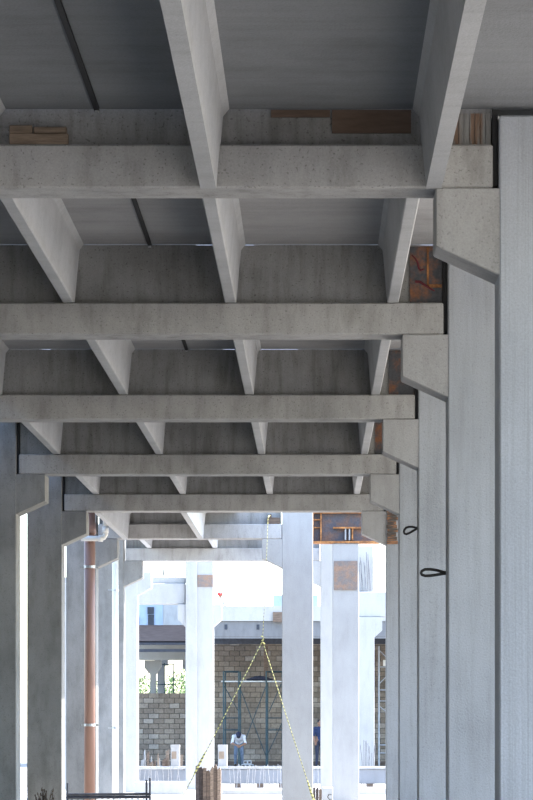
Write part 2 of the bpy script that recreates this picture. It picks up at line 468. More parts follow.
# rusty closing plates at the right end of the webs
for n in (2, 3, 4):
    y = LY(n) + 0.085
    x0, x1 = 0.250 * H, XR - 0.045
    pl = MB().box(x0, x1, y, y + 0.02, ZL + 0.004, ZF - 0.02).build('end_plate', M_RUST, BE[n])
    pl['label'] = 'rusty dark steel plate'
    MB().box(x0 + (x1 - x0) * 0.52, x0 + (x1 - x0) * 0.58, y - 0.008, y + 0.001, ZL + 0.16, ZF - 0.03).build('rust_weld', M_RUSTO, pl)
    MB().box(x0 + (x1 - x0) * 0.52, x1 - 0.01, y - 0.008, y + 0.001, ZL + 0.15, ZL + 0.18).build('rust_weld', M_RUSTO, pl)
    if n == 2:
        def P(cx, cy):   # position on the plate, 0..1 from the left and from the top
            return (x0 + cx * (x1 - x0), y - 0.004, ZF - 0.02 - cy * (ZF - ZL - 0.024))
        MB().tube([P(.06, .15), P(.17, .21), P(.25, .30), P(.27, .38), P(.33, .42), P(.44, .40)], [.006, .008, .010, .010, .009, .007], 6).build('red_mark', M_REDP, pl)
        MB().tube([P(.16, .62), P(.30, .62), P(.46, .68), P(.62, .74), P(.76, .78)], [.015, .014, .011, .010, .007], 6).build('red_mark', M_REDP, pl)
y = LY(1) + 0.085
x0, x1 = at(454, 0, LY(1)).x, at(492, 0, LY(1)).x
sp = MB()
for k in range(7):
    a = x0 + (x1 - x0) * k / 7
    sp.box(a, a + (x1 - x0) / 7 - 0.004, y, y + 0.02 + 0.006 * (k % 3 == 1), ZL + 0.004, ZL + 0.22)
sp.build('end_plate', M_STREAK, BE[1])
# boards closing the nearest web
for (pa, pb, ya, yb) in ((271, 330, 110, 117), (332, 411, 110, 133)):
    a, b = at(pa, yb, LY(1) + 0.09), at(pb, ya, LY(1) + 0.09)
    MB().box(a.x, b.x, LY(1) + 0.085, LY(1) + 0.109, a.z, b.z).build('form_board', M_FORM, BE[1])
# wood block lying on the ledge
wb = empty('wood_block', (at(30, 0, LY(1)).x, LY(1) + 0.05, ZL), 'weathered wooden block lying on the ledge of the nearest beam', 'wood')
a, b = at(9, 0, LY(1)).x, at(68, 0, LY(1)).x
MB().box(a, b, LY(1) + 0.012, LY(1) + 0.075, ZL + 0.002, ZL + 0.075).build('board', M_WOODH, wb, 0.004)
MB().box(a, b - 0.24, LY(1) + 0.016, LY(1) + 0.075, ZL + 0.0755, ZL + 0.13).build('board', M_WOODH, wb, 0.004)
MB().box(b - 0.23, b - 0.012, LY(1) + 0.020, LY(1) + 0.078, ZL + 0.0755, ZL + 0.12).build('board', M_WOODH, wb, 0.004)

# mortar packing in patches on top of the webs; daylight leaks through between the patches
for n in range(2, 6):
    x = XL + 0.06; k = 0
    mb = MB()
    rnd = random.Random(n)
    while x < XR - 0.1:
        L = rnd.uniform(0.1, 0.7)
        if rnd.random() < (0.88 if n == 2 else 0.72):
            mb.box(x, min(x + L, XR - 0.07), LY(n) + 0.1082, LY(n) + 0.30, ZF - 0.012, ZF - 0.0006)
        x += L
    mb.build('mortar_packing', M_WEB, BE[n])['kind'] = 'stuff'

# ------------------------------------------------------------------ double-tee roof units
RIBS = (0.205 * H, -0.222 * H)
TEE_W = 0.853 * H
def tee_meshes(length, dap, dap0=0.0, trim=0.018):
    """local origin: tee centre line, near end, flange underside"""
    hs = ZF - ZL - 0.002
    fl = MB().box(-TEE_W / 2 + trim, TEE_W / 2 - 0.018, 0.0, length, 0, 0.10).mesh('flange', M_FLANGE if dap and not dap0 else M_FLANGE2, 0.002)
    wb_, wt = 0.052, 0.095
    prof = [(-wb_, -hs), (wb_, -hs), (wt, -0.05), (wt + 0.05, 0.01), (-wt - 0.05, 0.01), (-wt, -0.05)]
    m = MB()
    if dap:
        m.prism_y(prof, dap0, length - dap)
        zc = -(hs - 0.306)
        f = (hs + zc) / (hs - 0.05)
        wc = wb_ + (wt - wb_) * f
        up = [(-wc, zc), (wc, zc), (wt, -0.05), (wt + 0.05, 0.01), (-wt - 0.05, 0.01), (-wt, -0.05)]
        m.prism_y(up, length - dap - 0.001, length)
        if dap0: m.prism_y(up, 0.0, dap0 + 0.001)
    else:
        m.prism_y(prof, -0.026, length)
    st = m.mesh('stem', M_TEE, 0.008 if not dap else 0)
    # thickened end diaphragm fillets between flange and stem
    return fl, st

def tee(label, cx, y0, y1, z, meshes, joint=True):
    t = empty('double_tee', (cx, y0, z), label, 'roof unit', 'double-tee roof units')
    fl, st = meshes
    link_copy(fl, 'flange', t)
    sp_ = (RIBS[0] - RIBS[1]) / 2
    for s in (-1, 1): link_copy(st, 'stem', t, (s * sp_, 0, 0))
    return t

CXA = (RIBS[0] + RIBS[1]) / 2
CXB = CXA - TEE_W
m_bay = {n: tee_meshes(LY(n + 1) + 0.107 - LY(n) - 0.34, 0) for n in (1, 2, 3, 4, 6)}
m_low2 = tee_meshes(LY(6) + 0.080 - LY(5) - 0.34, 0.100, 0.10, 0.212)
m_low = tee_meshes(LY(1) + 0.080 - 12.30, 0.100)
names = {0: 'overhead at the top of the picture', 1: 'in the second bay from the top', 2: 'in the third bay from the top', 3: 'in the fourth bay from the top',
         4: 'in the fifth bay from the top', 5: 'behind the fifth cross beam', 6: 'in front of the farthest cross beam'}
for n in range(0, 7):
    for which, cx in (('right', CXA), ('left', CXB)):
        if n >= 5 and which == 'right': continue
        if n == 0:
            t = tee('low-hung concrete double-tee %s, %s unit' % (names[n], which), cx + 0.02 * H, 12.30, None, ZF - 0.30, m_low)
        else:
            y0 = LY(n) + 0.31 + 0.03
            t = tee('concrete double-tee roof unit %s, %s of the black joint' % (names[n], which) if n < 5 else 'concrete double-tee roof unit %s' % names[n],
                    cx, y0, None, ZF - 0.30 if n == 5 else ZF, m_low2 if n == 5 else m_bay[n])
        if which == 'left':
            # black sealing strip along the joint to the neighbouring unit
            L = (m_low if n == 0 else m_low2 if n == 5 else m_bay[n])[0].vertices
            ln = max(v.co.y for v in L)
            bs = MB().box(TEE_W / 2 - 0.0172, TEE_W / 2 + 0.0172, 0.02, ln - 0.02, -0.018, 0.06).mesh('joint_strip', M_BLACK)
            if n < 5:
                link_copy(bs, 'joint_strip', t)
                cl = MB().box(TEE_W / 2 - 0.012, TEE_W / 2 + 0.012, ln - 0.05, ln - 0.02, -0.03, 0.0).mesh('clip', M_GALV)
                link_copy(cl, 'clip', t)

# ------------------------------------------------------------------ steel form on the rusty-plate column
yf = 66.0
fo = empty('steel_form', (at(345, 0, yf).x, yf + 0.3, 5.62), 'rusty steel formwork girder on top of the column with the square plate', 'formwork')
X0, X1 = at(311.5, 0, yf).x, at(380, 0, yf).x
MB().box(X0, X1, yf + 0.12, yf + 0.16, 5.66, 6.27).build('back_sheet', M_RUSTF, fo)
MB().box(X0, X1, yf - 0.03, yf + 0.40, 5.62, 5.665).build('bottom_flange', M_RUSTO, fo, 0.004)
MB().box(X0, X1, yf - 0.03, yf + 0.40, 6.27, 6.30).build('top_flange', M_RUSTO, fo)
a, b = at(313, 0, yf).x, at(321, 0, yf).x
for xx in (a, b): MB().box(xx - 0.016, xx + 0.016, yf + 0.02, yf + 0.12, 5.665, 6.27).build('upright', M_RUSTO, fo)
for zz in (5.95, 6.12): MB().box(a + 0.016, b - 0.016, yf + 0.05, yf + 0.12, zz, zz + 0.025).build('cross_rail', M_RUSTO, fo)
a, b = at(333, 528, yf), at(363, 526, yf)
MB().box(a.x, b.x, yf + 0.0, yf + 0.12, a.z - 0.01, a.z + 0.025).build('stiffener', M_RUSTO, fo)
for px, m_ in ((345.5, M_FASC), (349.5, M_FASC), (352.5, M_RUSTO)):
    xx = at(px, 0, yf).x
    MB().box(xx - 0.016, xx + 0.016, yf + 0.03, yf + 0.12, 5.69, a.z - 0.012).build('stiffener', m_, fo)

# ------------------------------------------------------------------ lifting loops of black strand
def loop(label, tip, root, gap):
    tip, root = Vector(tip), Vector(root)
    t = tag(MB().tube([root + (tip - root) * u + Vector((0, 0, gap * v)) for u, v in
        ((0.04, 0.10), (0.15, 0.25), (0.4, 0.75), (0.65, 1.0), (0.85, 0.95), (0.97, 0.5), (1.0, 0.0), (0.96, -0.45), (0.84, -0.75), (0.62, -0.7), (0.38, -0.45), (0.15, -0.2), (0.03, -0.12))],
        0.014, 7).build('cable_loop', M_CABLE, None, 0, True, root), label, 'cable loop', 'lifting loops')
    return t
l2 = at(443.5, 573, LY(2) + 0.2); l2.x = XR
loop('large black cable loop sticking out of the second right-hand column', at(421, 573, LY(2) + 0.2), l2, 0.035)
l3 = at(418, 528, LY(3) + 0.2); l3.x = XR
loop('small black cable loop sticking out of the third right-hand column', at(404, 532, LY(3) + 0.2), l3, 0.045)

# ------------------------------------------------------------------ pipes
yp = 57.5; xp = at(89.7, 0, yp).x
tp = empty('drain_pipe', (xp, yp, 0), 'thick terracotta drain pipe running up beside the left columns', 'pipe')
MB().tube([(xp, yp, 0), (xp, yp, 3), (xp, yp, ZF - 0.31)], 0.104, 20).build('pipe', M_TERRA, tp, 0, True)
MB().tube([(xp, yp, 5.32), (xp, yp, 5.52)], 0.122, 20).build('socket', M_TERRA, tp, 0, True)
for py in (567, 725):
    z = at(0, py, yp).z
    c_ = MB().tube([(xp, yp, z - 0.025), (xp, yp, z + 0.025)], 0.115, 20)
    c_.box(xp - 0.16, xp - 0.10, yp - 0.02, yp + 0.02, z - 0.02, z + 0.02).box(xp + 0.10, xp + 0.17, yp - 0.02, yp + 0.02, z - 0.02, z + 0.02)
    c_.build('pipe_clamp', M_GALV, tp)
wp = empty('branch_pipe', (xp + 0.11, yp, at(0, 539, yp).z), 'white plastic branch pipe with elbow beside the terracotta pipe', 'pipe')
z = at(0, 539, yp).z; xe = at(106, 0, yp).x
MB().tube([(xp - 0.15, yp - 0.165, z), (xe - 0.08, yp - 0.165, z), (xe - 0.03, yp - 0.165, z + 0.02), (xe, yp - 0.165, z + 0.07), (xe, yp - 0.165, z + 0.16)], 0.05, 14).build('elbow', M_WPVC, wp, 0, True)
MB().tube([(xe - 0.13, yp - 0.165, z), (xe - 0.05, yp - 0.165, z)], 0.062, 14).build('collar', M_WPVC, wp, 0, True)
MB().tube([(xe, yp - 0.165, z + 0.10), (xe, yp - 0.165, z + 0.22)], 0.062, 14).build('collar', M_WPVC, wp, 0, True)
MB().tube([(xe, yp - 0.165, z + 0.15), (xe, yp - 0.165, ZF - 0.31)], 0.05, 14).build('riser', M_WPVC, wp, 0, True)
yw = 66.0; xw = at(115.3, 0, yw).x
wd = empty('downpipe', (xw, yw, 0), 'white plastic downpipe in front of the far left column', 'pipe')
MB().tube([(xw, yw, 0), (xw, yw, 3), (xw, yw, ZF - 0.01)], 0.068, 16).build('pipe', M_WPVC, wd, 0, True)
for py in (590, 728):
    z = at(0, py, yw).z
    MB().tube([(xw, yw, z - 0.02), (xw, yw, z + 0.02)], 0.078, 16).box(xw - 0.16, xw - 0.07, yw - 0.02, yw + 0.02, z - 0.015, z + 0.015).build('pipe_clamp', M_GALV, wd)

# ------------------------------------------------------------------ yellow rope with two legs
yr = 60.2
rp = empty('guy_rope', at(262.5, 641, yr), 'yellow and black rope hanging from a beam and forking into two legs', 'rope')
top, fork = at(268, 518, yr), at(262.5, 641, yr)
le, re_ = at(176.5, 811, yr), at(316.5, 812, yr); le.z = 0.05; re_.z = 0.05
rope_r = 0.0085
MB().tube([top, (top + fork) / 2 + Vector((0.01, 0, 0)), fork], rope_r * 0.6, 6).build('hanging_line', M_ROPE, rp, 0, True)
MB().tube([fork, fork.lerp(le, 0.5) + Vector((0, 0, -0.02)), le], rope_r, 6).build('rope_leg', M_ROPE, rp, 0, True)
MB().tube([fork, fork.lerp(re_, 0.5) + Vector((0, 0, -0.02)), re_], rope_r, 6).build('rope_leg', M_ROPE, rp, 0, True)
MB().tube([fork + Vector((-0.03, -0.02, 0.10)), fork + Vector((0.04, -0.02, 0.06)), fork + Vector((-0.02, -0.02, 0.0)), fork + Vector((0.05, -0.02, -0.06))], 0.012, 6).box(
    fork.x - 0.022, fork.x + 0.022, yr - 0.02, yr + 0.02, fork.z - 0.04, fork.z + 0.015).build('knot', M_ROPE, rp)
for e, u0, u1 in ((le, 0.66, 0.80), (re_, 0.83, 0.97)):
    p0, p1 = fork.lerp(e, u0), fork.lerp(e, u1)
    MB().tube([p0, p0.lerp(p1, 0.2), p0.lerp(p1, 0.5), p0.lerp(p1, 0.8), p1], [0.012, 0.02, 0.024, 0.02, 0.012], 7).build('tail_wrap', M_ROPE, rp)
for e in (le, re_):
    MB().tube([e + Vector((0, 0, -0.05)), e + Vector((0, 0, 0.12))], 0.02, 8).build('stake', M_DKS, rp)
cr = tag(MB().box(at(267, 0, 60.6).x, at(280, 0, 60.6).x, 60.51, 60.59, ZL + 0.002, ZL + 0.13).box(at(270, 0, 60.6).x, at(271.5, 0, 60.6).x, 60.50, 60.585, ZL + 0.13, ZL + 0.20).build('wood_packer', M_WOOD, None, 0.004, False, (-0.85, 60.55, ZL)),
         'small brown wood packer on the ledge where the yellow rope is tied', 'wood')
# tie of the rope round the packer
MB().tube([top, top + Vector((0.02, 0.1, 0.05)), (at(270.5, 0, 60.6).x, 60.485, ZL + 0.17)], 0.012, 6).build('tie', M_ROPE, rp)

# ------------------------------------------------------------------ lower structure beyond the open end
y = 77.08
a, b = at(118, 605.5, y), at(185.5, 577, y)
bA = tag(MB().box(-6.4, xa0 - 0.015, y, y + 0.45, 4.705, b.z - 0.16).box(-6.4, xa0 - 0.015, y + 0.08, y + 0.37, b.z - 0.16, b.z).build('precast_beam', M_NEWC, None, 0.015, False, (-4.7, y, 4.7)),
         'white precast beam resting on the left corbel of the overexposed column', 'beam')
# second support of that beam, beyond the left edge of the opening
cS = end_column('pale support column at the left end of the white precast beam', -6.4, -5.8, 77.05, 4.70, M_NEWC, [])
# starter bars and twigs on top of that beam
for k, (px, h) in enumerate(((163, .30), (164.5, .42), (169.5, .12), (176, .18))):
    p = at(px, 577, 77.3 + 0.04 * (k % 2))
    tag(MB().tube([p + Vector((0, 0, -0.05)), p + Vector((0.02 * (-1) ** k, 0, h))], 0.014, 6).build('starter_bar', M_REBARD, None, 0, False, p),
        'thin starter bar on the white precast beam, %s from the left' % ORD[k], 'rebar', 'starter bars on the white beam')
yb = 87.08
xd1 = at(374.5, 0, yD).x
bD = tag(MB().box(xd1 + 0.0 - 0.62, 9.0, yb - 0.0, yb + 0.45, 4.705, 5.42).build('precast_beam', M_NEWC, None, 0.015, False, (4, yb, 4.7)),
         'pale precast beam on the right, beneath the slanting starter bars', 'beam')
cS2 = end_column('pale support column at the right end of the far precast beam', 8.4, 9.0, 87.02, 4.70, M_NEWC, [])
a, b = at(352, 588, 87.3), at(373.2, 546, 87.3)
tag(MB().box(a.x, b.x, 87.30, 87.36, 5.422, b.z).build('site_panel', M_NEWC, None, 0.004, False, (a.x, 87.3, 5.42)), 'pale upright panel behind the slanting starter bars', 'panel')
rnd = random.Random(3)
for k in range(9):
    xx = at(360.5 + k * 1.5, 0, yb).x
    zt = 5.42 + rnd.uniform(0.75, 1.15)
    tag(MB().tube([(xx, yb + 0.08 + 0.03 * (k % 3), 5.40), (xx + rnd.uniform(-0.10, 0.02), yb + 0.1 + 0.03 * (k % 3), zt)], 0.007, 5).build('starter_bar', M_REBARD, None, 0, False, (xx, yb, 5.42)),
        'thin slanting starter bar on the pale right-hand beam, %s from the left' % ORD[k], 'rebar', 'starter bars on the right-hand beam')

# far deck building ------------------------------------------------
yF = 108.0
z606, z621, z636 = at(0, 606, yF).z, at(0, 621, yF).z, at(0, 636.5, yF).z
dk = empty('deck_building', (-2, 120, 0), 'far concrete deck with a grey fascia above the block wall', 'building')
xdl = at(205, 0, yF).x
MB().box(xdl, 16, yF, 140, z621, z606 - 0.12).build('deck_slab', M_FASC, dk)
MB().box(xdl, 16, yF - 0.04, yF + 0.2, z621, z606).build('parapet', M_NEWC, dk)
MB().box(xdl, 16, yF + 0.02, yF + 0.4, z636, z621 - 0.002).build('fascia', M_DECK, dk, 0.01)
for px in (226, 258):
    a = at(px, 629, yF)
    MB().box(a.x - 0.05, a.x + 0.05, yF + 0.005, yF + 0.03, a.z - 0.02, a.z + 0.16).build('drain_slot', M_DKS, dk)
MB().box(xdl, 16, yF + 0.03, yF + 0.12, z636 - 0.07, z636 - 0.001).build('edge_angle', M_DECK, dk)
MB().box(xdl, 16, 110, 110.3, at(0, 644, 110).z, z636 + 0.02).build('edge_joist', M_DKS, dk)
for xx, yy in ((-2.6, 118.5), (1.7, 118.5), (6.5, 118.5), (11.5, 118.5), (-2.6, 138), (1.7, 138), (6.5, 138), (11.5, 138)):
    MB().box(xx - 0.25, xx + 0.25, yy, yy + 0.5, 0, z621 - 0.002).build('deck_column', M_FASC, dk)
a, b = at(273, 612, 109), at(284, 595, 109)
MB().box(a.x, a.x + 1.6, 109, 109.6, z606 - 0.12, b.z).build('upstand', M_PANEL, dk)
a, b = at(273, 622, 107.9), at(282, 612, 107.9)
MB().box(a.x, a.x + 1.2, 107.86, 107.955, a.z, b.z).build('wood_shutter', M_WOOD, dk)

# lower-left far building: panels, roofs, frame with opening to the trees
lb = empty('far_frame_building', (-6, 120, 0), 'far building with blue panels and dark tile roofs seen left of the white column', 'building')
yL = 122.0
a, b = at(128, 627, yL), at(164, 606, yL)
MB().box(at(120, 0, yL).x, at(163, 0, yL).x, yL, yL + 0.3, at(0, 630, yL).z, at(0, 598, yL).z).build('panel_wall', M_PANEL, lb)
for (pa, pb, ya, yb_) in ((147.5, 154, 607, 614), (148, 154, 614.5, 628), (136, 139, 617, 628)):
    a, b = at(pa, yb_, yL - 0.05), at(pb, ya, yL - 0.05)
    MB().box(a.x, b.x, yL - 0.05, yL + 0.05, a.z, b.z).build('window', M_DKS, lb)
MB().box(at(163.2, 0, yL).x, at(203, 0, yL).x, yL, yL + 0.3, at(0, 640, yL).z, at(0, 604, yL).z).build('rendered_wall', M_FASC, lb)
# sloping tile roof below the panels, in courses
zt, zb_ = at(0, 625, 121).z, at(0, 641, 112).z
for k in range(6):
    u0, u1 = k / 6, (k + 1) / 6
    ya_, yb_ = 121 - 9 * u0, 121 - 9 * u1
    za, zb2 = zt + (zb_ - zt) * u0, zt + (zb_ - zt) * u1
    MB().prism_x([(ya_, za), (yb_, zb2), (yb_, zb2 - 0.06), (ya_, za - 0.06)], at(118, 0, 117).x, at(203, 0, 117).x).build('roof_course', M_ROOF, lb)
MB().box(at(118, 0, 112).x, at(203, 0, 112).x, 111.9, 112.1, at(0, 645, 112).z, zb_ - 0.06).build('gutter', M_DKS, lb)
MB().box(at(118, 0, 112).x, at(203, 0, 112).x, 111.95, 112.1, at(0, 652, 112).z, at(0, 649, 112).z).build('dark_rail', M_DKS, lb)
yo = 119.0
MB().box(at(118, 0, yo).x, at(203, 0, yo).x, yo, yo + 0.5, at(0, 660, yo).z, at(0, 645, yo).z).build('lintel_beam', M_NEWC, lb)
def lbcol(px0, px1, yy, mat, corb=0.0):
    a, b = at(px0, 0, yy).x, at(px1, 0, yy).x
    zt_ = at(0, 660, yo).z - 0.002
    p = [(a, 0), (b, 0), (b, zt_ - 0.55), (b + corb, zt_ - 0.3), (b + corb, zt_), (a - corb, zt_), (a - corb, zt_ - 0.3), (a, zt_ - 0.55)]
    MB().prism_y(p, yy, yy + 0.35).build('frame_column', mat, lb)
lbcol(150, 156, yo + 0.6, M_NEWC, 0.22)
lbcol(120, 130, yo + 0.05, M_NEWC, 0.1)
lbcol(190, 200, yo + 0.05, M_FASC, 0.3)
# slim scaffold tower in the opening
sc0 = empty('scaffold_tower', (at(158, 0, 121).x, 121, 0), 'thin dark scaffold tower standing in the opening above the low wall', 'scaffold')
for px in (153.5, 164.5, 173.5):
    p = at(px, 663, 121)
    MB().tube([(p.x, 121, 0), p], 0.025, 6).build('post', M_BLUES, sc0)
for py in (664.5, 684.5):
    a, b = at(153.5, py, 121), at(173.5, py, 121)
    MB().tube([a, b], 0.022, 6).build('rail', M_BLUES, sc0)
MB().tube([at(136, 684, 121), at(153.5, 668, 121)], 0.018, 6).build('brace', M_BLUES, sc0)
a, b = at(157.5, 690, 121.4), at(164.5, 657, 121.4)
tag(MB().box(a.x, b.x, 121.3, 121.7, 0, b.z - 0.35).box(a.x - 0.1, b.x + 0.15, 121.28, 121.72, b.z - 0.35, b.z).build('stub_column', M_FASC, None, 0.01, False, (a.x, 121.5, 0)),
    'grey stub column with a wider head behind the thin scaffold tower', 'column')

# ------------------------------------------------------------------ block walls, block by block
def block_wall(name, xs0, xs1, ztop, y, vis, label):
    t = empty(name, ((xs0 + xs1) / 2, y, 0), label, 'wall'); t['kind'] = 'structure'
    MB().box(xs0, xs1, y + 0.012, y + 0.18, 0, ztop - 0.01).build('mortar_bed', M_MORTAR, t)
    hb, lbk = 0.2, 0.4
    cache = {}
    rest = MB(); rnd = random.Random(11)
    rows = int(round(ztop / hb)); hb = ztop / rows
    for r in range(rows):
        x = xs0 - (lbk / 2 if r % 2 else 0)
        while x < xs1 - 0.02:
            a, b = max(x, xs0), min(x + lbk, xs1)
            if b - a > 0.05:
                s = FPX / y
                pa, pb = VPX + a * s, VPX + b * s
                dy = rnd.uniform(-0.006, 0.006)
                if any(pb > u and pa < v for u, v in vis):
                    key = round(b - a, 3)
                    if key not in cache:
                        cache[key] = MB().box(0.011, b - a - 0.011, -0.012, 0.05, 0.011, hb - 0.011).mesh('block', M_BLOCK, 0.004)
                    link_copy(cache[key], 'block', t, (a - t.location.x, dy, r * hb))
                else:
                    rest.box(a + 0.006, b - 0.006, y - 0.008 + dy, y + 0.05, r * hb + 0.006, (r + 1) * hb - 0.006)
            x += lbk
    if rest.v:
        o = rest.build('hidden_blocks', M_BLOCK, t); o['kind'] = 'stuff'
    return t
YW = 117.0
zw1, zw2 = at(0, 693, YW).z, at(0, 640.5, YW).z
block_wall('wall_low', at(112, 0, YW).x, at(203, 0, YW).x, zw1, YW, [(134, 186)], 'low tan concrete block wall left of the white column')
block_wall('wall_back', at(203.2, 0, YW).x, at(404, 0, YW).x, zw2, YW, [(213, 283), (312, 322), (376, 388)], 'high tan concrete block wall behind the blue scaffold')

# ------------------------------------------------------------------ scaffolds
YS = 113.5
sc = empty('scaffold', (at(252, 0, YS).x, YS, 0), 'dark blue scaffold with cross braces in front of the block wall', 'scaffold')
zt = at(0, 671, YS).z
def hframe(x0, x1, yy, parent, mat, rungs, top):
    f = MB()
    f.tube([(x0, yy, 0), (x0, yy, top)], 0.03, 7); f.tube([(x1, yy, 0), (x1, yy, top)], 0.03, 7)
    f.tube([(x0, yy, top - 0.02), (x1, yy, top - 0.02)], 0.026, 7)
    for z in rungs: f.tube([(x0, yy, z), (x1, yy, z)], 0.022, 6)
    return f.build('frame', mat, parent)
zr = [at(0, p, YS).z for p in (718, 730, 698)]
xs = [at(p, 0, YS).x for p in (223.6, 238.8, 266.3, 282.5)]
hframe(xs[0], xs[1], YS, sc, M_BLUES, zr[:2], zt)
hframe(xs[2], xs[3], YS, sc, M_BLUES, zr[:2], zt)
hframe(xs[2] + 0.03, xs[3] + 0.03, YS + 1.3, sc, M_BLUES, zr[:2], zt)
hframe(xs[0] + 0.03, xs[1] + 0.03, YS + 1.3, sc, M_BLUES, zr[:2], zt)
z1, z2 = at(0, 685, YS).z, at(0, 757, YS).z
for a, b in (((xs[1], z1), (xs[2], z2)), ((xs[2], z1), (xs[1], z2)), ((xs[0], z1), (xs[1], at(0, 712, YS).z)), ((xs[2], z2), (xs[3], at(0, 722, YS).z)), ((xs[2] + 0.1, at(0, 712, YS).z), (xs[3] - 0.05, at(0, 684, YS).z))):
    MB().tube([(a[0], YS + 0.04, a[1]), (b[0], YS + 0.04, b[1])], 0.018, 6).build('brace', M_BLUES, sc)
zp = at(0, 682, YS).z
for k in range(3):
    MB().box(xs[0] - 0.1, xs[3] + 0.1, YS + 0.05 + 0.42 * k, YS + 0.43 + 0.42 * k, zp, zp + 0.05).build('plank', M_GALV, sc, 0.004)
for yy in (YS, YS + 1.3):
    for i in (0, 1, 2, 3):
        MB().tube([(xs[i], yy, zp - 0.02), (xs[i], yy + 0.01, zp)], 0.03, 6).build('coupler', M_BLUES, sc)
# heap on the platform
hp = MB()
for k in range(7):
    u = k / 6
    hp.sphere((at(250 + 19 * u, 0, YS).x, YS + 0.3, zp + 0.052 + 0.045 + 0.05 * math.sin(math.pi * u)), (0.16, 0.14, 0.045 + 0.05 * math.sin(math.pi * u)), 9, 6)
tag(hp.build('rag_heap', M_DTROUS, None, 0, True, (at(260, 0, YS).x, YS + 0.3, zp + 0.05)), 'dark heap of rags lying on the scaffold platform', 'rags')
tb = empty('timber_post', (at(265, 0, YS).x, YS + 0.7, zp + 0.05), 'brown timber post with a short head standing on the scaffold platform', 'timber')
a, b = at(263.5, 0, YS).x, at(267.8, 0, YS).x
MB().box(a, b, YS + 0.6, YS + 0.75, zp + 0.052, at(0, 641, YS).z).build('post', M_WOOD, tb, 0.004)
MB().box(a - 0.12, b + 0.28, YS + 0.56, YS + 0.599, at(0, 645, YS).z, at(0, 639, YS).z).build('head', M_WOODH, tb, 0.004)
# pale scaffold on the right
s2 = empty('scaffold', (at(383, 0, 113).x, 113, 0), 'pale grey scaffold frame at the right end of the block wall', 'scaffold')
xa, xb = at(379, 0, 113).x, at(389, 0, 113).x
for xx in (xa, xb): MB().tube([(xx, 113, 0), (xx, 113, at(0, 646, 113).z)], 0.035, 7).build('post', M_GREYS, s2)
for py in (667, 690, 701, 745, 753):
    a = at(0, py, 113).z
    MB().tube([(xa, 113, a), (xb, 113, a)], 0.025, 6).build('rung', M_GREYS, s2)
for (p, q) in ((650, 660), (684, 674), (706, 714)):
    MB().tube([(xa, 113.03, at(0, p, 113).z), (xb, 113.03, at(0, q, 113).z)], 0.022, 6).build('brace', M_GREYS, s2)
a, b = at(383, 666, 113.1), at(387, 660, 113.1)
MB().box(a.x, b.x, 113.05, 113.1, a.z, b.z).build('tag_board', M_WPVC, s2)

# ------------------------------------------------------------------ foreground of the yard: lying precast beam, rebars, boxes
YG = 79.0
lyb = empty('lying_beam', (-1, YG + 0.2, 0.12), 'light grey precast beam lying on bearers, pale bars sticking up before it', 'beam')
MB().box(at(100, 0, YG).x, at(392, 0, YG).x, YG, YG + 0.4, 0.12, 0.50).build('body', M_LYB, lyb, 0.015)
MB().box(at(100, 0, YG).x, at(392, 0, YG).x, YG - 0.05, YG + 0.45, 0.50, 0.56).build('top_flange', M_FASC, lyb, 0.01)
for px in range(106, 392, 22):
    xx = at(px, 0, YG).x
    MB().box(xx - 0.08, xx + 0.08, YG + 0.02, YG + 0.38, 0, 0.12).build('bearer', M_WOOD, lyb)
rnd = random.Random(5)
k = 0
bars = [139, 143, 147, 151, 155, 159, 164, 168, 172, 176, 180] + [231, 235, 236.5, 241, 246, 247.5, 252, 253.5, 259, 264, 266, 270, 273, 277, 281] + [314, 318]
for k, px in enumerate(bars):
    k = k if k < 11 else k - 11 if k < 26 else k - 26
    left = px < 200
    yy = 78.2 + 0.028 * (k % 2)
    p0 = at(px, 790 if not left else 784, yy); p0.z = 0.0
    ztop = at(0, rnd.uniform(764, 768) if not left else rnd.uniform(766, 771), yy).z
    lean = rnd.uniform(-0.07, 0.07)
    p = [(p0.x, yy, -0.02), (p0.x + lean * 0.5, yy, ztop * 0.55), (p0.x + lean, yy, ztop)]
    tag(MB().tube(p, 0.010, 5).build('rebar', M_REBAR, None, 0, False, p0), ('%s pale upright bar from the left in the row before the low wall' % ORD[k] if left else
        '%s pale upright bar from the left in the row below the bent worker' % ORD[k] if px < 300 else '%s pale upright bar from the left below the worker in navy' % ORD[k]), 'rebar',
        'bars left of the white column' if left else 'bars below the bent worker' if px < 300 else 'bars below the navy worker')
# tied horizontal bars
for (pa, pb, py, lb_) in ((137, 183, 769, 'pale horizontal bar tied across the uprights left of the white column'), (228, 282, 767, 'pale horizontal bar tied across the uprights below the worker')):
    a, b = at(pa, py, 78.17), at(pb, py, 78.17)
    tag(MB().tube([a, b], 0.014, 5).build('tie_bar', M_REBAR, None, 0, False, (a + b) / 2), lb_, 'rebar')
# raised white kerb blocks in front
def kerb(pa, pb, py, yy, label, dep=1.0):
    a, b = at(pa, py, yy), at(pb, py, yy)
    tag(MB().box(a.x, b.x, yy, yy + dep, 0, a.z).build('concrete_kerb', M_NEWC, None, 0.015, False, ((a.x + b.x) / 2, yy, 0)), label, 'kerb', 'white concrete kerbs')
kerb(134, 184.5, 782, 72.2, 'white concrete kerb between the black barrier and the white column')
kerb(222, 296, 789.5, 72.2, 'white concrete kerb below the pale bars and the worker')
kerb(322, 333, 787.5, 64.5, 'short white kerb beside the column with the square rusty plate', 0.8)
kerb(359, 392, 788, 72.2, 'white concrete kerb at the foot of the right-hand columns')
hk = at(329, 797, 64.4)
tag(MB().tube([hk + Vector((0.05, 0.096, 0.05)), hk + Vector((0.0, -0.02, 0.06)), hk + Vector((-0.03, -0.02, 0.0)), hk + Vector((0.01, -0.02, -0.05)), hk + Vector((0.06, 0.096, -0.05))], 0.011, 6).build('lifting_hook', M_CABLE, None, 0, True, hk),
    'tiny black lifting hook on the short white kerb', 'hook')

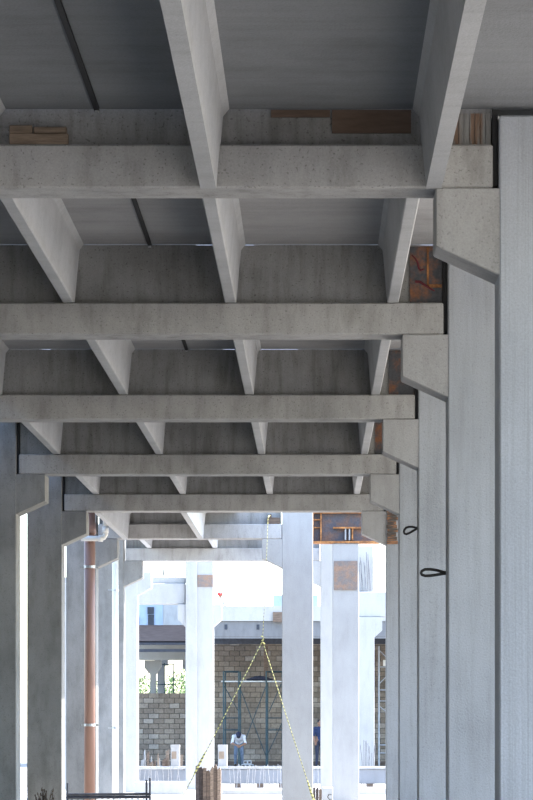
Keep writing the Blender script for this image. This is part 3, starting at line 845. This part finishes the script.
def box_thing(px0, px1, py0, py1, yy, dep, label):
    a, b = at(px0, py1, yy), at(px1, py0, yy)
    t = empty('carton', ((a.x + b.x) / 2, yy + dep / 2, a.z), label, 'box')
    MB().box(a.x, b.x, yy, yy + dep, a.z, b.z).build('body', M_CARD, t, 0.006)
    h = b.z - a.z
    MB().box(a.x + 0.02, b.x - 0.08, yy - 0.004, yy + 0.01, a.z + h * 0.40, a.z + h * 0.72).build('printed_panel', M_TAPE, t)
    MB().box(a.x - 0.004, b.x + 0.004, yy - 0.003, yy + dep + 0.003, b.z - 0.06, b.z + 0.004).build('lid', M_CARD, t)
    # low brick pier it stands on
    return t
box_thing(218, 227.2, 745, 769.0 - 0.9, YG + 0.1, 0.3, 'tall white box standing beside the bent worker')
box_thing(170.8, 179.5, 745, 769.0 - 0.9, YG + 0.1, 0.3, 'tall white box standing before the low block wall')
# little block pile beside the worker
for k, (px, z_) in enumerate(((243.5, 0), (247.5, 0), (251.5, 0), (245.5, 1), (249.5, 1))):
    a = at(px, 0, 110)
    bb = MB().box(a.x - 0.07, a.x - 0.045, 110, 110.2, z_ * 0.13, z_ * 0.13 + 0.125).box(a.x + 0.045, a.x + 0.07, 110, 110.2, z_ * 0.13, z_ * 0.13 + 0.125)
    bb.box(a.x - 0.045, a.x + 0.045, 110, 110.2, z_ * 0.13, z_ * 0.13 + 0.025).box(a.x - 0.045, a.x + 0.045, 110, 110.2, z_ * 0.13 + 0.10, z_ * 0.13 + 0.125)
    tag(bb.build('hollow_block', M_FASC, None, 0, False, (a.x, 110.1, z_ * 0.13)), 'grey hollow block at the feet of the bent worker, %s' % ('left end of the bottom row', 'middle of the bottom row', 'right end of the bottom row', 'left one on top', 'right one on top')[k], 'block', 'hollow blocks by the worker')
# upright timber offcuts in front of the low wall
rnd = random.Random(21)
for k in range(22):
    px = 136.5 + k * 2.2 + rnd.uniform(-0.6, 0.6)
    yy = 84 + 0.06 * (k % 5)
    p = at(px, 753 + rnd.uniform(-5, 11), yy)
    wdt = rnd.uniform(0.012, 0.04)
    o = MB().prism_y([(p.x - wdt, 0), (p.x + wdt, 0), (p.x + wdt + rnd.uniform(-.05, .05), p.z), (p.x - wdt + rnd.uniform(-.02, .02), p.z - rnd.uniform(0, .08))], yy, yy + 0.04).build('timber_offcut', (M_WOODH, M_WOOD, M_TAPE, M_FASC)[rnd.randrange(4)], None, 0, False, (p.x, yy, 0))
    tag(o, 'brown upright timber offcut before the low block wall, %s from the left' % ORD[k], 'timber', 'timber offcuts before the low wall')
# dirt strip along wall base
tag(MB().prism_x([(115.2, 0), (116.97, 0), (116.97, 0.12), (116, 0.09)], at(118, 0, YW).x, at(404, 0, YW).x).build('dirt_bank', M_WOOD, None, 0, False, (0, 112, 0)), 'brown dirt heaped along the foot of the block walls', 'dirt', kind='stuff')
# right: wood at foot of pale column and reeds of rebar
a, b = at(361, 777, 86), at(388, 770, 86)
tag(MB().box(a.x, b.x, 86, 86.12, a.z, b.z).box(a.x + 0.1, a.x + 0.18, 86.02, 86.1, 0, a.z).box(b.x - 0.18, b.x - 0.1, 86.02, 86.1, 0, a.z).build('timber_rail', M_WOODH, None, 0.004, False, (a.x, 86, 0)), 'light brown timber rail at the foot of the pale right-hand column', 'timber')
rnd = random.Random(9)
for k in range(9):
    px = 361.5 + k * 1.6 + rnd.uniform(-0.3, 0.3)
    p = at(px, 740 + rnd.uniform(0, 14), 80.0)
    tag(MB().tube([(p.x, 80 + 0.03 * k, 0), (p.x + 0.02, 80 + 0.03 * k, p.z * 0.6), (p.x + rnd.uniform(-.05, .08), 80 + 0.03 * k, p.z)], 0.007, 5).build('thin_rod', M_REBARD, None, 0, False, (p.x, 80, 0)),
        'thin grey rod before the pale right-hand column, %s from the left' % ORD[k], 'rebar', 'rods before the right-hand column')

# rough wooden stump of boards in the foreground
def stump(px0, px1, py, yy, n, label, seed):
    rnd = random.Random(seed)
    x0, x1, zt_ = at(px0, 0, yy).x, at(px1, 0, yy).x, at(0, py, yy).z
    t = empty('wooden_pile', ((x0 + x1) / 2, yy + 0.15, 0), label, 'wood')
    for k in range(n):
        a = x0 + (x1 - x0) * k / n; b = x0 + (x1 - x0) * (k + 1) / n - 0.004
        h = zt_ - rnd.uniform(0, 0.14); d = rnd.uniform(0, 0.05)
        m_ = (a + b) / 2
        MB().prism_y([(a, 0), (b, 0), (b, h - rnd.uniform(0, .08)), (m_ + rnd.uniform(-.02, .02), h), (a, h - rnd.uniform(0, .1))], yy + d, yy + 0.28).build('board', (M_DKW, M_DKW, M_WOOD, M_WOOD, M_WOODG, M_WOOD, M_WOODG)[k % 7], t)
    return t
stump(195.5, 221, 764, 64.0, 7, 'rough splintered wooden pile with torn top, under the left rope leg', 4)
stump(312.5, 322, 786, 63.0, 3, 'small rough wooden stub at the end of the right rope leg', 8)

# black barrier
yb = 56.3
br = empty('barrier', (at(108, 0, yb).x, yb, 0), 'low black metal barrier at the bottom left', 'barrier')
for px, py in ((67.5, 783), (146.5, 780), (150, 778)):
    p = at(px, py, yb)
    MB().tube([(p.x, yb, 0), p], 0.02, 7).build('post', M_DKS, br)
for py, r in ((794.5, 0.025), (797.5, 0.03)):
    a, b = at(66, py, yb), at(151, py - 0.5, yb)
    MB().tube([a, b], r, 7).build('rail', M_DKS, br)
for px in range(72, 150, 6):
    p = at(px, 797, yb + 0.03)
    MB().tube([(p.x, yb + 0.03, 0), p], 0.010, 5).build('bar', M_DKS, br)

# dry shrub
sh = MB(); rnd = random.Random(17)
b0 = at(45, 0, 50); b0.z = 0
for k in range(26):
    an = rnd.uniform(-0.5, 0.5); h = rnd.uniform(0.42, 0.72)
    e = Vector((b0.x + math.tan(an) * h * 0.55, 50 + rnd.uniform(-.1, .1), h))
    mid = b0.lerp(e, 0.5) + Vector((rnd.uniform(-.03, .03), 0, 0.03))
    sh.tube([b0, mid, e], [0.010, 0.008, 0.004], 5)
    for q in range(3):
        c_ = b0.lerp(e, rnd.uniform(0.6, 1.0))
        sh.sphere(c_, (0.012, 0.012, 0.02), 5, 4)
tag(sh.build('dry_shrub', M_PLANT, None, 0, False, b0), 'dry twiggy shrub at the foot of the dark left column', 'shrub')

# ------------------------------------------------------------------ trees behind the low wall
def tree(px, yy, h, rad, seed, label):
    rnd = random.Random(seed)
    x = at(px, 0, yy).x
    t = empty('tree', (x, yy, 0), label, 'tree', 'trees beyond the low wall')
    tr = MB().tube([(x, yy, 0), (x + 0.1, yy, h * 0.4), (x, yy, h * 0.7)], [0.18, 0.13, 0.06], 8)
    for k in range(5):
        an = k * 1.26
        tr.tube([(x, yy, h * 0.4), (x + rad * 0.6 * math.cos(an), yy + rad * 0.6 * math.sin(an), h * 0.75)], [0.07, 0.02], 6)
    tr.build('trunk', M_BARK, t)
    lf = MB()
    for k in range(2600):
        while True:
            q = Vector((rnd.uniform(-1, 1), rnd.uniform(-1, 1), rnd.uniform(-1, 1)))
            if 0.3 < q.length < 1: break
        c_ = Vector((x + q.x * rad, yy + q.y * rad, h * 0.62 + q.z * h * 0.40))
        u = Vector((rnd.uniform(-1, 1), rnd.uniform(-1, 1), rnd.uniform(-1, 1))).normalized()
        v = u.orthogonal().normalized(); s_ = rnd.uniform(0.05, 0.12)
        lf.add([c_ - u * s_, c_ + v * s_ * 0.45, c_ + u * s_, c_ - v * s_ * 0.45], [(0, 1, 2, 3)])
    o = lf.build('foliage', M_LEAF, t); o['kind'] = 'stuff'
tree(136, 150, 3.9, 1.5, 1, 'small green tree seen at the left of the opening above the low wall')
tree(186, 152, 4.2, 1.4, 2, 'small green tree seen at the right of the opening above the low wall')

# ------------------------------------------------------------------ people
def person(label, loc, facing, J, mats, cap=None, hair=True):
    """J: joint positions in a local frame (x right, y forward, z up); one continuous remeshed body"""
    t = empty('person', loc, label, 'person')
    t.rotation_euler = (0, 0, facing)
    V = {k: Vector(v) for k, v in J.items()}
    m = MB()
    bones = []
    def limb(a, b, ra, rb, part):
        p, q = V[a], V[b]
        pts = [p.lerp(q, u) for u in (0, .25, .5, .75, 1)]
        m.tube(pts, [ra + (rb - ra) * u for u in (0, .25, .5, .75, 1)], 10)
        m.sphere(p, ra, 10, 7); m.sphere(q, rb, 10, 7)
        bones.append((p, q, part))
    limb('pelvis', 'waist', .155, .135, 'shirt'); limb('waist', 'chest', .135, .165, 'shirt')
    limb('shl', 'shr', .075, .075, 'shirt'); limb('chest', 'neck', .15, .065, 'shirt')
    limb('hipl', 'hipr', .105, .105, 'trousers')
    limb('neck', 'head', .058, .07, 'skin')
    fw = (V['face'] - V['head']).normalized(); up = (V['head'] - V['neck']).normalized()
    up = (up - fw * up.dot(fw)).normalized(); rt = fw.cross(up)
    m.sphere(V['head'], (.080, .098, .112), 14, 10)
    m.sphere(V['head'] + up * 0.02 - fw * 0.02, .092, 14, 10)
    m.sphere(V['head'] + fw * .055 - up * .065, (.05, .045, .045), 10, 7)
    m.tube([V['head'] + fw * .085 + up * .015, V['head'] + fw * .115 - up * .022], [.010, .017], 7)
    for s in (-1, 1): m.sphere(V['head'] + rt * s * .083 - up * .005, (.018, .022, .032), 8, 6)
    bones.append((V['head'], V['head'] + fw * 0.05, 'skin'))
    for s, e in (('l', -1), ('r', 1)):
        limb('sh' + s, 'el' + s, .062, .048, 'shirt')
        limb('el' + s, 'wr' + s, .045, .031, 'skin')
        limb('hip' + s, 'kn' + s, .092, .066, 'trousers')
        limb('kn' + s, 'an' + s, .064, .045, 'trousers')
        a = V['an' + s]; toe = a + Vector((0.02 * e, 0.17, -0.045))
        V['toe' + s] = toe; V['heel' + s] = a + Vector((0, -0.04, -0.04))
        limb('heel' + s, 'toe' + s, .050, .042, 'shoe')
        # palm and five fingers
        d = (V['wr' + s] - V['el' + s]).normalized()
        side = d.cross(Vector((0, 1, 0)));
        if side.length < 0.1: side = Vector((1, 0, 0))
        side.normalize(); nrm = d.cross(side)
        pc = V['wr' + s] + d * .075
        m.tube([V['wr' + s], V['wr' + s] + d * .05, pc + d * .02], [.028, .038, .036], 8)
        bones.append((V['wr' + s], pc + d * .1, 'skin'))
        for i, ln in enumerate((.068, .078, .074, .056)):
            o = pc + side * (-.030 + .020 * i)
            m.tube([o, o + d * ln * .5 + nrm * .008, o + d * ln * .9 + nrm * .03], [.010, .009, .008], 6)
        o = V['wr' + s] + d * .03 + side * -.03
        m.tube([o, o - side * .03 + d * .03 + nrm * .01, o - side * .035 + d * .065 + nrm * .02], [.012, .011, .009], 6)
    me = m.mesh('body', mats['shirt'])
    for k in ('trousers', 'skin', 'shoe'): me.materials.append(mats[k])
    idx = {'shirt': 0, 'trousers': 1, 'skin': 2, 'shoe': 3}
    ob = bpy.data.objects.new('body', me); C.objects.link(ob)
    md = ob.modifiers.new('remesh', 'REMESH'); md.mode = 'VOXEL'; md.voxel_size = 0.011
    sm = ob.modifiers.new('smooth', 'SMOOTH'); sm.factor = 0.5; sm.iterations = 2
    dg = bpy.context.evaluated_depsgraph_get()
    nm = bpy.data.meshes.new_from_object(ob.evaluated_get(dg))
    ob.modifiers.clear(); ob.data = nm
    nm.materials.clear()
    for k in ('shirt', 'trousers', 'skin', 'shoe'): nm.materials.append(mats[k])
    def dist(p, a, b):
        ab = b - a; u = max(0, min(1, (p - a).dot(ab) / max(ab.length_squared, 1e-9)))
        return (p - a - ab * u).length
    for p in nm.polygons:
        c_ = p.center
        p.material_index = idx[min(bones, key=lambda q: dist(c_, q[0], q[1]))[2]]
        p.use_smooth = True
    ob.parent = t
    hc = V['head']
    ey = MB()
    for s in (-1, 1): ey.sphere(hc + fw * .082 + rt * s * .033 + up * .012, .012, 8, 6)
    ey.build('eyes', M_EYE, t, 0, True, (0, 0, 0))
    MB().tube([hc + fw * .098 - rt * .024 - up * .062, hc + fw * .104 - up * .064, hc + fw * .098 + rt * .024 - up * .062], .006, 6).build('mouth', M_REDP, t, 0, True, (0, 0, 0))
    if hair:
        hm = MB().sphere(hc - fw * .022 + up * .022, (.098, .098, .102), 14, 9)
        hm.build('hair', M_HAIR, t, 0, True, (0, 0, 0))
    if cap:
        cm = MB().sphere(hc + up * .05, (.108, .112, .085), 14, 9)
        cm.tube([hc + up * .045 + fw * .06, hc + up * .04 + fw * .15], [.085, .07], 12)
        cm.build('helmet' if cap == M_HELM else 'cap', cap, t, 0, True, (0, 0, 0))
    return t

def standing():
    return dict(pelvis=(0, 0, .95), waist=(0, 0, 1.10), chest=(0, .01, 1.30), neck=(0, .01, 1.49), head=(0, .03, 1.62), face=(0, .13, 1.61),
                shl=(-.17, 0, 1.41), shr=(.17, 0, 1.41), ell=(-.23, -.02, 1.13), elr=(.23, -.02, 1.13), wrl=(-.22, .12, .93), wrr=(.22, .12, .93),
                hipl=(-.09, 0, .92), hipr=(.09, 0, .92), knl=(-.10, .02, .50), knr=(.10, .02, .50), anl=(-.11, 0, .09), anr=(.11, 0, .09))
bend = standing()
bend.update(dict(pelvis=(0, -.16, .84), waist=(0, -.06, .97), chest=(0, .12, 1.10), neck=(0, .27, 1.16), head=(0, .37, 1.17), face=(0, .44, 1.09),
                 shl=(-.18, .20, 1.11), shr=(.18, .20, 1.11), ell=(-.25, .28, .86), elr=(.25, .28, .86), wrl=(-.08, .43, .77), wrr=(.08, .43, .79),
                 hipl=(-.09, -.15, .82), hipr=(.09, -.15, .82), knl=(-.12, .03, .45), knr=(.12, .03, .45), anl=(-.13, -.08, .09), anr=(.13, -.08, .09)))
person('worker in white shirt and dark cap bending over in front of the scaffold', (at(238.8, 0, 112).x, 112.1, 0.0), math.pi, bend,
       dict(shirt=M_WSHIRT, trousers=M_JEANS, skin=M_SKIN, shoe=M_SHOE), M_CAP)
person('worker in navy top and dark trousers standing in the narrow gap between columns', (at(319.5, 0, 110).x, 110.0, 0.0), math.radians(200), standing(),
       dict(shirt=M_NSHIRT, trousers=M_DTROUS, skin=M_SKIN, shoe=M_SHOE), None)
person('tiny worker in white with a red helmet on the far deck', (at(220.8, 0, 136).x, 136.0, z606 - 0.12), math.radians(150), standing(),
       dict(shirt=M_WSHIRT, trousers=M_JEANS, skin=M_SKIN, shoe=M_SHOE), M_HELM)
